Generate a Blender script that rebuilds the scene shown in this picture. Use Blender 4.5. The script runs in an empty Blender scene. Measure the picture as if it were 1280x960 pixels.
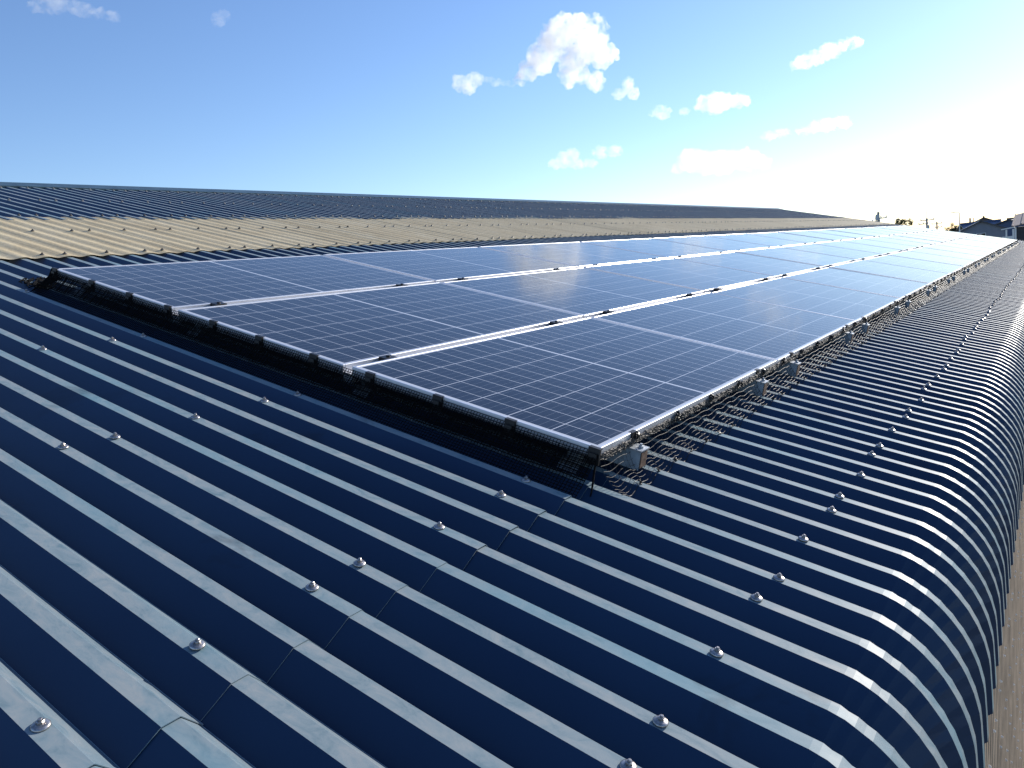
import bpy, bmesh, math, random
from mathutils import Vector, Matrix, noise as mnoise

random.seed(7)
scn = bpy.context.scene
COL = scn.collection
R = math.radians

# ------------------------------------------------------------------ camera, sky, sun, exposure
A = 0.2574383                                   # roof slope
U = Vector((-math.cos(A), 0, math.sin(A)))      # up the slope
V = Vector((0, 1, 0))                           # along the roof
N = Vector((math.sin(A), 0, math.cos(A)))       # off the roof
CAM = Vector((1.07934541, -1.88912823, 0.51605872))
YAW, PITCH, ROLL, FPX = 0.62443806, 0.13837689, -0.10471976, 969.19048
fw = Vector((-math.sin(YAW) * math.cos(PITCH), math.cos(YAW) * math.cos(PITCH), -math.sin(PITCH)))
r0 = Vector((math.cos(YAW), math.sin(YAW), 0))
u0 = r0.cross(fw)
rt = r0 * math.cos(ROLL) + u0 * math.sin(ROLL)
up = -r0 * math.sin(ROLL) + u0 * math.cos(ROLL)
cam_d = bpy.data.cameras.new('camera')
cam_d.sensor_width = 36
cam_d.lens = FPX / 1280 * 36
cam_d.clip_start = 0.05
cam_d.clip_end = 12000
cam = bpy.data.objects.new('camera', cam_d)
COL.objects.link(cam)
cam.matrix_world = Matrix(((rt.x, up.x, -fw.x, CAM.x), (rt.y, up.y, -fw.y, CAM.y), (rt.z, up.z, -fw.z, CAM.z), (0, 0, 0, 1)))
scn.camera = cam

SUN_ELEV, SUN_AZ = R(21), R(13)                 # azimuth from +Y towards +X
sun_dir = Vector((math.sin(SUN_AZ) * math.cos(SUN_ELEV), math.cos(SUN_AZ) * math.cos(SUN_ELEV), math.sin(SUN_ELEV)))
world = bpy.data.worlds.new('World')
scn.world = world
world.use_nodes = True
wt = world.node_tree
sky = wt.nodes.new('ShaderNodeTexSky')
sky.sky_type = 'NISHITA'
sky.sun_disc = False
sky.sun_elevation = SUN_ELEV
sky.sun_rotation = SUN_AZ
sky.altitude = 0
sky.air_density = 1.0
sky.dust_density = 0.15
sky.ozone_density = 4.0
bg = wt.nodes['Background']
bg.inputs['Strength'].default_value = 0.14
hs = wt.nodes.new('ShaderNodeHueSaturation')     # a clear winter sky, a little deeper than the model's
hs.inputs['Hue'].default_value = 0.504
hs.inputs['Saturation'].default_value = 1.04
wt.links.new(sky.outputs['Color'], hs.inputs['Color'])
gain = wt.nodes.new('ShaderNodeMix')
gain.data_type = 'RGBA'
gain.blend_type = 'MULTIPLY'
gain.inputs[0].default_value = 1.0
gain.inputs[7].default_value = (1.0, 0.955, 0.98, 1)
wt.links.new(hs.outputs['Color'], gain.inputs[6])
wt.links.new(gain.outputs[2], bg.inputs['Color'])
sun_d = bpy.data.lights.new('sun', 'SUN')
sun_d.energy = 5.0
sun_d.angle = R(0.5)
sun_d.color = (1.0, 0.94, 0.85)
sun = bpy.data.objects.new('sun', sun_d)
sun.rotation_euler = sun_dir.to_track_quat('Z', 'Y').to_euler()
COL.objects.link(sun)
scn.view_settings.view_transform = 'Standard'
scn.view_settings.look = 'None'
scn.view_settings.gamma = 1
scn.view_settings.exposure = 0.45
scn.cycles.use_denoising = True
scn.cycles.max_bounces = 10
scn.cycles.volume_bounces = 6
scn.cycles.sample_clamp_indirect = 4


def P(s, t, n=0.0):
    return U * s + V * t + N * n


def at(px, py, Y):                              # where the far things stand, Y metres along the roof's direction
    d = fw + rt * ((px - 640) / FPX) + up * ((480 - py) / FPX)
    return CAM + d * ((Y - CAM.y) / d.y)


# ------------------------------------------------------------------ helpers
class MB:
    def __init__(self):
        self.v, self.f, self.uv = [], [], None

    def add(self, vs, fs):
        b = len(self.v)
        self.v += [tuple(x) for x in vs]
        self.f += [tuple(i + b for i in q) for q in fs]

    def box(self, o, a, b, c):                  # corner and three edges
        o, a, b, c = Vector(o), Vector(a), Vector(b), Vector(c)
        vs = [o, o + a, o + a + b, o + b, o + c, o + a + c, o + a + b + c, o + b + c]
        fs = [(0, 3, 2, 1), (4, 5, 6, 7), (0, 1, 5, 4), (1, 2, 6, 5), (2, 3, 7, 6), (3, 0, 4, 7)]
        if a.cross(b).dot(c) < 0:
            fs = [q[::-1] for q in fs]
        self.add(vs, fs)

    def roof_box(self, s0, s1, t0, t1, n0, n1):
        self.box(P(s0, t0, n0), U * (s1 - s0), V * (t1 - t0), N * (n1 - n0))

    def tube(self, pts, rad, sides=3, caps=True):
        pts = [Vector(p) for p in pts]
        rings = []
        for i, p in enumerate(pts):
            d = (pts[min(i + 1, len(pts) - 1)] - pts[max(i - 1, 0)])
            d = d.normalized() if d.length > 1e-9 else Vector((0, 0, 1))
            h = Vector((0, 0, 1)) if abs(d.z) < 0.9 else Vector((1, 0, 0))
            e1 = d.cross(h).normalized()
            e2 = d.cross(e1)
            rr = rad[i] if isinstance(rad, (list, tuple)) else rad
            rings.append([p + (e1 * math.cos(2 * math.pi * k / sides) + e2 * math.sin(2 * math.pi * k / sides)) * rr for k in range(sides)])
        vs = [q for ring in rings for q in ring]
        fs = []
        for i in range(len(pts) - 1):
            for k in range(sides):
                k2 = (k + 1) % sides
                fs.append((i * sides + k, i * sides + k2, (i + 1) * sides + k2, (i + 1) * sides + k))
        if caps and sides > 2:
            fs.append(tuple(range(sides))[::-1])
            fs.append(tuple((len(pts) - 1) * sides + k for k in range(sides)))
        self.add(vs, fs)

    def lathe(self, o, ax, prof, sides=12, phase=0.0):    # profile of (radius, height)
        ax = Vector(ax).normalized()
        h = Vector((0, 1, 0)) if abs(ax.y) < 0.9 else Vector((1, 0, 0))
        e1 = ax.cross(h).normalized()
        e2 = ax.cross(e1)
        o = Vector(o)
        vs, fs = [], []
        for r_, z in prof:
            for k in range(sides):
                a = 2 * math.pi * k / sides + phase
                vs.append(o + ax * z + (e1 * math.cos(a) + e2 * math.sin(a)) * r_)
        for i in range(len(prof) - 1):
            for k in range(sides):
                k2 = (k + 1) % sides
                fs.append((i * sides + k, (i + 1) * sides + k, (i + 1) * sides + k2, i * sides + k2))
        fs.append(tuple((len(prof) - 1) * sides + k for k in range(sides))[::-1])
        self.add(vs, fs)

    def build(self, name, mat, parent=None, smooth=False, fix=False):
        me = bpy.data.meshes.new(name)
        me.from_pydata(self.v, [], self.f)
        if smooth:
            me.polygons.foreach_set('use_smooth', [True] * len(me.polygons))
        if fix:
            bm = bmesh.new()
            bm.from_mesh(me)
            bmesh.ops.recalc_face_normals(bm, faces=bm.faces)
            bm.to_mesh(me)
            bm.free()
        me.materials.append(mat)
        me.update()
        o = bpy.data.objects.new(name, me)
        COL.objects.link(o)
        if parent is not None:
            o.parent = parent
        return o


def tag(o, label=None, cat=None, group=None, kind=None):
    if label: o['label'] = label
    if cat: o['category'] = cat
    if group: o['group'] = group
    if kind: o['kind'] = kind
    return o


def empty(name, loc, label, cat, group=None):
    o = bpy.data.objects.new(name, None)
    o.empty_display_size = 0.1
    COL.objects.link(o)
    o.location = loc
    return tag(o, label, cat, group)


def put(mb, origin):                            # shape written in world coordinates -> relative to its thing's base
    o = Vector(origin)
    mb.v = [tuple(Vector(v) - o) for v in mb.v]
    return mb


# ------------------------------------------------------------------ materials
def new_mat(name):
    m = bpy.data.materials.new(name)
    m.use_nodes = True
    nt = m.node_tree
    return m, nt, nt.nodes['Principled BSDF']


def nd(nt, kind, **kw):
    n = nt.nodes.new(kind)
    for k, v in kw.items():
        if k in n.inputs.keys() if isinstance(k, str) else False:
            n.inputs[k].default_value = v
        else:
            setattr(n, k, v)
    return n


def ramp(nt, src, stops):
    n = nt.nodes.new('ShaderNodeValToRGB')
    e = n.color_ramp.elements
    while len(e) < len(stops):
        e.new(0.5)
    for i, (p, c) in enumerate(stops):
        e[i].position = p
        e[i].color = (c[0], c[1], c[2], 1) if isinstance(c, (tuple, list)) else (c, c, c, 1)
    nt.links.new(src, n.inputs['Fac'])
    return n.outputs['Color']


def coords(nt, scale, loc=(0, 0, 0), rot=(0, 0, 0), kind='Object'):
    tc = nt.nodes.new('ShaderNodeTexCoord')
    mp = nt.nodes.new('ShaderNodeMapping')
    mp.inputs['Scale'].default_value = scale
    mp.inputs['Location'].default_value = loc
    mp.inputs['Rotation'].default_value = rot
    nt.links.new(tc.outputs[kind], mp.inputs['Vector'])
    return mp.outputs['Vector']


def noise(nt, vec, scale, detail=4, rough=0.55, dist=0.0):
    n = nt.nodes.new('ShaderNodeTexNoise')
    n.inputs['Scale'].default_value = scale
    n.inputs['Detail'].default_value = detail
    n.inputs['Roughness'].default_value = rough
    n.inputs['Distortion'].default_value = dist
    nt.links.new(vec, n.inputs['Vector'])
    return n.outputs['Fac']


def mix(nt, fac, a, b, blend='MIX'):
    n = nt.nodes.new('ShaderNodeMix')
    n.data_type = 'RGBA'
    n.blend_type = blend
    for sock, val in ((n.inputs[0], fac), (n.inputs[6], a), (n.inputs[7], b)):
        if hasattr(val, 'is_linked'):
            nt.links.new(val, sock)
        elif isinstance(val, (int, float)):
            sock.default_value = val
        else:
            sock.default_value = (val[0], val[1], val[2], 1)
    return n.outputs[2]


def mth(nt, op, a, b=None, c=None):
    n = nt.nodes.new('ShaderNodeMath')
    n.operation = op
    for i, val in enumerate((a, b, c)):
        if val is None: continue
        if hasattr(val, 'is_linked'):
            nt.links.new(val, n.inputs[i])
        else:
            n.inputs[i].default_value = val
    return n.outputs[0]


def bump(nt, height, strength, dist=0.01):
    b = nt.nodes.new('ShaderNodeBump')
    b.inputs['Strength'].default_value = strength
    b.inputs['Distance'].default_value = dist
    nt.links.new(height, b.inputs['Height'])
    return b.outputs['Normal']


def simple(name, col, rough=0.6, metal=0.0, var=0.25, scale=6.0):
    m, nt, p = new_mat(name)
    nz = noise(nt, coords(nt, (1, 1, 1)), scale, 5, 0.6)
    lo = tuple(c * (1 - var) for c in col)
    hi = tuple(min(1, c * (1 + var)) for c in col)
    nt.links.new(ramp(nt, nz, [(0.3, lo), (0.7, hi)]), p.inputs['Base Color'])
    p.inputs['Roughness'].default_value = rough
    p.inputs['Metallic'].default_value = metal
    return m


def blue_steel():
    m, nt, p = new_mat('blue painted steel')
    rot = (0, -A, 0)
    v = coords(nt, (1, 1, 1))
    vs = coords(nt, (0.35, 1.0, 1.0))
    blotch = noise(nt, vs, 7.0, 6, 0.62, 0.6)
    fine = noise(nt, v, 42.0, 5, 0.6, 0.4)
    big = noise(nt, v, 1.3, 3, 0.5)
    base = ramp(nt, big, [(0.3, (0.0105, 0.030, 0.070)), (0.7, (0.0165, 0.044, 0.094))])
    chalk = mth(nt, 'MULTIPLY', ramp(nt, blotch, [(0.42, 0.0), (0.68, 1.0)]), ramp(nt, fine, [(0.30, 0.25), (0.70, 1.0)]))
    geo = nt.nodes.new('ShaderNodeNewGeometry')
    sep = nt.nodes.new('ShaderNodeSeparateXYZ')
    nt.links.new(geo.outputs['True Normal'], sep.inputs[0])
    # sunlight put into the colour: rib tops and south sides paler, with chalky mottling
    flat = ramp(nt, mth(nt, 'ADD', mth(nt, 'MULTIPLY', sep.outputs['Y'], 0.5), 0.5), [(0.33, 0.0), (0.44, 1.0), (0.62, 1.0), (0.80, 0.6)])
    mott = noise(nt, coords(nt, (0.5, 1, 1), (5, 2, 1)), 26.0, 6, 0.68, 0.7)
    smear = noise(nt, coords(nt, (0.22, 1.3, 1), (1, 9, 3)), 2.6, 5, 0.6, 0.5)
    lit_faded = ramp(nt, mott, [(0.30, (0.135, 0.205, 0.235)), (0.48, (0.225, 0.28, 0.30)), (0.68, (0.30, 0.325, 0.325))])
    lit_faded = mix(nt, mth(nt, 'MULTIPLY', ramp(nt, smear, [(0.50, 0.0), (0.70, 1.0)]), 0.6), lit_faded, (0.135, 0.285, 0.345))
    lit_faded = mix(nt, mth(nt, 'MULTIPLY', chalk, 0.35), lit_faded, (0.16, 0.25, 0.30))
    col = mix(nt, mth(nt, 'MULTIPLY', flat, 0.96), base, lit_faded)
    stain = ramp(nt, noise(nt, coords(nt, (0.6, 1, 1), (3, 1, 7)), 2.2, 5, 0.7, 0.8), [(0.60, 0.0), (0.74, 1.0)])
    col = mix(nt, mth(nt, 'MULTIPLY', stain, 0.6), col, (0.010, 0.017, 0.030))
    nt.links.new(col, p.inputs['Base Color'])
    rg = mth(nt, 'ADD', mth(nt, 'MULTIPLY', blotch, 0.14), mth(nt, 'ADD', mth(nt, 'MULTIPLY', flat, 0.12), 0.30))
    nt.links.new(rg, p.inputs['Roughness'])
    p.inputs['IOR'].default_value = 1.45
    nt.links.new(mth(nt, 'SUBTRACT', 0.34, mth(nt, 'MULTIPLY', flat, 0.20)), p.inputs['Specular IOR Level'])
    nt.links.new(bump(nt, noise(nt, v, 9.0, 3, 0.5), 0.12, 0.004), p.inputs['Normal'])
    return m


def skylight_mat():
    m, nt, p = new_mat('weathered fibreglass sheet')
    v = coords(nt, (1, 1, 1))
    vs = coords(nt, (0.25, 1, 1))
    a = noise(nt, vs, 5.0, 6, 0.65, 0.5)
    b = noise(nt, v, 55.0, 4, 0.6)
    col = ramp(nt, a, [(0.30, (0.64, 0.50, 0.28)), (0.52, (0.76, 0.62, 0.37)), (0.75, (0.82, 0.70, 0.46))])
    col = mix(nt, mth(nt, 'MULTIPLY', ramp(nt, b, [(0.35, 1.0), (0.6, 0.0)]), 0.35), col, (0.22, 0.19, 0.12))
    nt.links.new(col, p.inputs['Base Color'])
    p.inputs['Roughness'].default_value = 0.55
    nt.links.new(bump(nt, b, 0.10, 0.003), p.inputs['Normal'])
    tl = nt.nodes.new('ShaderNodeBsdfTranslucent')
    nt.links.new(col, tl.inputs['Color'])
    tr = nt.nodes.new('ShaderNodeBsdfTransparent')
    tr.inputs['Color'].default_value = (1.0, 0.93, 0.75, 1)
    m1 = nt.nodes.new('ShaderNodeMixShader')
    m1.inputs[0].default_value = 0.18
    nt.links.new(p.outputs[0], m1.inputs[1])
    nt.links.new(tl.outputs[0], m1.inputs[2])
    m2 = nt.nodes.new('ShaderNodeMixShader')
    m2.inputs[0].default_value = 0.05
    nt.links.new(m1.outputs[0], m2.inputs[1])
    nt.links.new(tr.outputs[0], m2.inputs[2])
    nt.links.new(m2.outputs[0], nt.nodes['Material Output'].inputs['Surface'])
    return m


def glass_mat():
    m, nt, p = new_mat('solar cells behind glass')
    # object space: x runs up the slope (0..1), y along the roof (0..1.72)
    tc = nt.nodes.new('ShaderNodeTexCoord')
    sep = nt.nodes.new('ShaderNodeSeparateXYZ')
    nt.links.new(tc.outputs['Object'], sep.inputs[0])
    x, y = sep.outputs['X'], sep.outputs['Y']
    cw, ch = CELL_W, CELL_H
    xr = mth(nt, 'SUBTRACT', x, MARG)
    yc = mth(nt, 'SUBTRACT', mth(nt, 'ABSOLUTE', mth(nt, 'SUBTRACT', y, PL / 2)), MIDGAP / 2)

    def line(val, pitch, half):
        f = mth(nt, 'FRACT', mth(nt, 'ADD', mth(nt, 'DIVIDE', val, pitch), 0.5))
        d = mth(nt, 'MULTIPLY', mth(nt, 'ABSOLUTE', mth(nt, 'SUBTRACT', f, 0.5)), pitch)
        return mth(nt, 'LESS_THAN', d, half)

    lx = line(xr, cw, 0.0017)
    ly = line(yc, ch, 0.0014)
    mid = mth(nt, 'LESS_THAN', yc, 0.0)
    bx = line(mth(nt, 'ADD', xr, cw * 0.1), cw / 5, 0.0006)
    xo = mth(nt, 'GREATER_THAN', mth(nt, 'ABSOLUTE', mth(nt, 'SUBTRACT', x, PW / 2)), cw * 3 + 0.001)
    yo = mth(nt, 'GREATER_THAN', yc, ch * 10 + 0.001)
    white = mth(nt, 'MAXIMUM', mth(nt, 'MAXIMUM', lx, ly), mth(nt, 'MAXIMUM', mid, mth(nt, 'MAXIMUM', xo, yo)))
    oi = nt.nodes.new('ShaderNodeObjectInfo')
    cells = nt.nodes.new('ShaderNodeTexVoronoi')
    cells.inputs['Scale'].default_value = 60
    nt.links.new(tc.outputs['Object'], cells.inputs['Vector'])
    cc = ramp(nt, cells.outputs['Color'], [(0.2, (0.0065, 0.0085, 0.017)), (0.8, (0.0105, 0.0145, 0.028))])
    wn = nt.nodes.new('ShaderNodeTexWhiteNoise')
    wn.noise_dimensions = '4D'
    snap = nt.nodes.new('ShaderNodeVectorMath')
    snap.operation = 'SNAP'
    snap.inputs[1].default_value = (cw, ch, 1)
    nt.links.new(tc.outputs['Object'], snap.inputs[0])
    nt.links.new(snap.outputs[0], wn.inputs['Vector'])
    nt.links.new(oi.outputs['Random'], wn.inputs['W'])
    cc = mix(nt, mth(nt, 'MULTIPLY', wn.outputs['Value'], 0.30), cc, (0.016, 0.022, 0.040))
    cc = mix(nt, mth(nt, 'MULTIPLY', oi.outputs['Random'], 0.45), cc, (0.006, 0.0075, 0.017))
    cc = mix(nt, mth(nt, 'MULTIPLY', bx, 0.45), cc, (0.30, 0.33, 0.38))
    cc = mix(nt, white, cc, (0.50, 0.52, 0.56))
    dirt = noise(nt, tc.outputs['Object'], 4.0, 6, 0.6, 0.3)
    cc = mix(nt, mth(nt, 'MULTIPLY', ramp(nt, dirt, [(0.35, 0.2), (0.75, 1.0)]), 0.012), cc, (0.35, 0.33, 0.30))
    # dust washed down to the lower frame edge, and a few droppings
    low = mth(nt, 'MULTIPLY', mth(nt, 'SUBTRACT', 0.07, x), 14.0)
    low = mth(nt, 'MULTIPLY', mth(nt, 'MAXIMUM', low, 0.0), ramp(nt, noise(nt, coords(nt, (1, 3, 1)), 3.0, 5, 0.7), [(0.35, 0.0), (0.7, 1.0)]))
    cc = mix(nt, mth(nt, 'MINIMUM', mth(nt, 'MULTIPLY', low, 0.22), 0.4), cc, (0.30, 0.27, 0.23))
    vo = nt.nodes.new('ShaderNodeTexVoronoi')
    vo.inputs['Scale'].default_value = 1.7
    vv = nt.nodes.new('ShaderNodeVectorMath')
    vv.operation = 'ADD'
    nt.links.new(tc.outputs['Object'], vv.inputs[0])
    nt.links.new(mix(nt, oi.outputs['Random'], (0, 0, 0), (9, 31, 3)), vv.inputs[1])
    nt.links.new(vv.outputs[0], vo.inputs['Vector'])
    cc = mix(nt, mth(nt, 'MULTIPLY', mth(nt, 'LESS_THAN', vo.outputs['Distance'], 0.010), 0.85), cc, (0.62, 0.60, 0.55))
    nt.links.new(cc, p.inputs['Base Color'])
    p.inputs['Roughness'].default_value = 0.10
    p.inputs['IOR'].default_value = 1.25
    p.inputs['Sheen Weight'].default_value = 0.05          # thin dust film
    p.inputs['Sheen Roughness'].default_value = 0.25
    nt.links.new(bump(nt, noise(nt, tc.outputs['Object'], 3.0, 2, 0.5), 0.03, 0.01), p.inputs['Normal'])
    return m


PW, PL, GAP_S, GAP_T = 1.0, 1.7208, 0.04475, 0.02
FRAME = 0.011
CELL_W, MIDGAP, MARG = 0.1602, 0.012, 0.0194
CELL_H = (PL - 2 * 0.024 - MIDGAP) / 20
M_BLUE = blue_steel()
M_SKYL = skylight_mat()
M_GLASS = glass_mat()
M_ALU = simple('anodised aluminium', (0.72, 0.72, 0.74), 0.38, 0.55, 0.06, 12)
M_GALV = simple('galvanised steel', (0.42, 0.45, 0.48), 0.45, 0.6, 0.25, 30)
M_BOLT = simple('zinc plated bolt', (0.40, 0.37, 0.35), 0.30, 0.85, 0.45, 120)
M_BLACK = simple('black plastic', (0.012, 0.011, 0.011), 0.45, 0.0, 0.3, 60)
M_NET = simple('black netting cord', (0.011, 0.010, 0.009), 0.55, 0.0, 0.4, 80)
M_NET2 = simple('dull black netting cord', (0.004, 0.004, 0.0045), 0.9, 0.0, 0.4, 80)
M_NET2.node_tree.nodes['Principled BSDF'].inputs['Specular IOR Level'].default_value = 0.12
M_HEM = simple('bunched net hem', (0.085, 0.074, 0.064), 0.75, 0.0, 0.95, 140)
M_BRACKET = simple('painted bracket steel', (0.26, 0.31, 0.36), 0.5, 0.1, 0.25, 25)
M_RUST = simple('stained steel', (0.16, 0.10, 0.07), 0.7, 0.2, 0.6, 60)
M_CAP = simple('blue grey ridge flashing', (0.045, 0.085, 0.11), 0.4, 0.0, 0.3, 6)
M_DARK = simple('dark roof underside', (0.03, 0.03, 0.035), 0.8, 0.0, 0.2, 3)
M_WALL = simple('weathered fibre cement siding', (0.38, 0.28, 0.195), 0.8, 0.0, 0.35, 3)

# ------------------------------------------------------------------ setting
def ground_mat():
    m, nt, p = new_mat('gravel and grass ground')
    v = coords(nt, (1, 1, 1))
    a = noise(nt, v, 0.05, 6, 0.6)
    b = noise(nt, v, 5.0, 5, 0.7)
    col = ramp(nt, a, [(0.35, (0.17, 0.15, 0.12)), (0.5, (0.11, 0.115, 0.07)), (0.7, (0.06, 0.075, 0.035))])
    col = mix(nt, mth(nt, 'MULTIPLY', b, 0.4), col, (0.08, 0.075, 0.06))
    nt.links.new(col, p.inputs['Base Color'])
    p.inputs['Roughness'].default_value = 0.95
    return m


GZ = -5.2
g = MB()
g.add([(-6000, -6000, GZ), (6000, -6000, GZ), (6000, 6000, GZ), (-6000, 6000, GZ)], [(0, 1, 2, 3)])
tag(g.build('ground', ground_mat()), kind='structure')

# ------------------------------------------------------------------ the factory roof
PITCH_R, PHASE = 0.1309, 0.118
TOP = -0.11                                      # rib tops, below the panels' glass
K0, K1 = -20, 226                               # ribs of the roof (indices)
H = 0.041
PROF = [(-0.0765, -H), (-0.0195, -0.0012), (-0.0178, 0.0), (0.0140, 0.0), (0.0158, -0.0012), (0.0530, -H)]


def rib_t(k):
    return PHASE + PITCH_R * k


def jit(k, salt=0):
    return random.Random(k * 7919 + salt * 104729).uniform(-1, 1)


S_EAVE, S_SEAM, S_SKY0, S_SKY1, S_RIDGE = -0.788, 0.009, 3.97, 5.60, 8.25
T0, T1 = rib_t(K0) - PITCH_R / 2, rib_t(K1) + PITCH_R / 2

build_o = P(4, 12, TOP)
warehouse = empty('warehouse', (build_o.x, build_o.y, GZ),
                  'long warehouse with a ribbed blue metal roof, its eave curved down, carrying the solar array', 'warehouse')
WO = Vector(warehouse.location)


def sheet(name, mat, path, k_from, k_to, per_sheet=5, lift=0.0, solid=0.0, edge_jit=0.0, prof=PROF, salt=0, wobble=0.0):
    """path(s-list of (pos, normal)) swept across the ribs; every few ribs a new sheet begins"""
    mb = MB()
    k = k_from
    while k <= k_to:
        ke = min(k + per_sheet, k_to + 1)
        sid = (k - k_from) // per_sheet
        ds = edge_jit * jit(sid, salt)
        dn = lift * (1 + 0.75 * jit(sid, salt + 1))
        rows = []
        for i, (s_, n_, nx, hw) in enumerate(path):
            row = []
            for kk in range(k, ke):
                for (dt, pn) in prof:
                    w = hw + (wobble * jit(kk * 31 + i, salt + 5) if 0 < i < len(path) - 1 else 0)
                    d2 = (dt * (1 + w) + 0.0034 * jit(kk, 77) if abs(dt) < 0.03 else dt)
                    row.append(s_ + V * (rib_t(kk) + d2) + n_ * (pn + dn + nx + (0.0012 * jit(kk, 78) if abs(dt) < 0.03 else 0)) + (U * ds if i == 0 else Vector()))
            row.append(s_ + V * (rib_t(ke - 1) + prof[0][0] + PITCH_R) + n_ * (prof[0][1] + dn + nx) + (U * ds if i == 0 else Vector()))
            rows.append(row)
        m_ = len(rows[0])
        vs = [p for row in rows for p in row]
        fs = [(i * m_ + j, i * m_ + j + 1, (i + 1) * m_ + j + 1, (i + 1) * m_ + j) for i in range(len(rows) - 1) for j in range(m_ - 1)]
        mb.add(vs, fs)
        k = ke
    o = put(mb, WO).build(name, mat, warehouse, fix=False)
    if solid:
        md = o.modifiers.new('thickness', 'SOLIDIFY')
        md.thickness = solid
        md.offset = 0
    return o


def straight(s_from, s_to, steps, dn=0.0):
    return [(P(s_from + (s_to - s_from) * i / steps, 0, TOP + dn), N, 0.0, 0.0) for i in range(steps + 1)]


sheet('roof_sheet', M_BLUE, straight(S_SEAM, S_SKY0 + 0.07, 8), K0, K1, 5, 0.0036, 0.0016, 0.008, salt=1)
sheet('skylight_strip', M_SKYL, straight(S_SKY0, S_SKY1 + 0.2, 6, 0.010), K0, K1, 5, 0.002, 0.0, 0.012,
      prof=[(-0.0655 + 0.131 * i / 12, -0.0047 + 0.0047 * math.cos(math.pi * 2 * (i / 12 - 0.5))) for i in range(12)], salt=2)
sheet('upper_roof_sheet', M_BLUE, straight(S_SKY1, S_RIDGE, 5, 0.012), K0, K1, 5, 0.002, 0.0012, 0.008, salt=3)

# eave sheets bent down in facets, traced by the top of a rib (x, z)
CURVE = [(0.734, -0.307), (0.763, -0.3195), (0.793, -0.338), (0.821, -0.359), (0.847, -0.386), (0.871, -0.418), (0.891, -0.452), (0.907, -0.490), (0.919, -0.532), (0.926, -0.578), (0.9285, -0.64), (0.930, -0.70)]
cp = [(P(S_SEAM + 0.20, 0, TOP).x, P(S_SEAM + 0.20, 0, TOP).z)] + CURVE
path = []
for i, (x_, z_) in enumerate(cp):
    a_, b_ = cp[max(i - 1, 0)], cp[min(i + 1, len(cp) - 1)]
    d_ = Vector((b_[0] - a_[0], 0, b_[1] - a_[1])).normalized()
    n_ = Vector((-d_.z, 0, d_.x))
    if i in (0,):
        n_ = N.copy()
    path.append((Vector((x_, 0, z_)), n_, 0.0, -0.045 if 1 <= i <= 10 else 0.0))
    if 1 <= i <= 9:                              # each facet pillows out a little between two creases
        c_ = cp[i + 1]
        mid_ = Vector(((x_ + c_[0]) / 2, 0, (z_ + c_[1]) / 2))
        e_ = Vector((c_[0] - x_, 0, c_[1] - z_)).normalized()
        path.append((mid_, Vector((-e_.z, 0, e_.x)), 0.0014, 0.05))
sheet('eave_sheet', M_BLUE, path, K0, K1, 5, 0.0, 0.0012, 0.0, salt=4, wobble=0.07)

# ridge flashing, far slope, gable trims, walls
rid = P(S_RIDGE, 0, TOP + 0.012)
mb = MB()
RC = 0.16
far = Vector((math.cos(A), 0, math.sin(A)))      # from far eave up to the ridge is -x -> +x
e1, e2 = rid - U * RC + N * 0.012, rid + N * 0.030
e3 = rid + Vector((-math.cos(A), 0, -math.sin(A))) * RC + Vector((-math.sin(A), 0, math.cos(A))) * 0.012
pr = [e1 - N * 0.03, e1, e2 + U * 0.04, e3, e3 - Vector((-math.sin(A), 0, math.cos(A))) * 0.03]
seg = 2.4
n_seg = int((T1 - T0) / seg)
vs, fs = [], []
for j in range(n_seg + 1):
    y_ = T0 - 0.04 + (T1 - T0 + 0.08) * j / n_seg
    vs += [p + V * y_ for p in pr]
for j in range(n_seg):
    for i in range(4):
        fs.append((j * 5 + i, j * 5 + i + 1, (j + 1) * 5 + i + 1, (j + 1) * 5 + i))
mb.add(vs, fs)
put(mb, WO).build('ridge_cap', M_CAP, warehouse, fix=True)

mb = MB()
W2 = Vector((-math.cos(A), 0, -math.sin(A)))
N2 = Vector((-math.sin(A), 0, math.cos(A)))
for k in range(K0, K1 + 1):
    row0, row1 = [], []
    for dt, pn in PROF + [(PROF[0][0] + PITCH_R, -H)]:
        row0.append(rid + V * (rib_t(k) + dt) + N2 * pn)
        row1.append(rid + W2 * 9.2 + V * (rib_t(k) + dt) + N2 * pn)
    m_ = len(row0)
    mb.add(row0 + row1, [(j, j + 1, m_ + j + 1, m_ + j) for j in range(m_ - 1)])
put(mb, WO).build('far_roof_sheet', M_BLUE, warehouse)

for y_ in (T0 - 0.02, T1 + 0.003):               # verge flashing at both ends
    mb = MB()
    mb.box(P(S_EAVE + 0.02, y_, TOP - 0.12), U * (S_RIDGE - S_EAVE - 0.03), V * 0.017, N * 0.128)
    put(mb, WO).build('verge_trim', M_CAP, warehouse)

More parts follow.
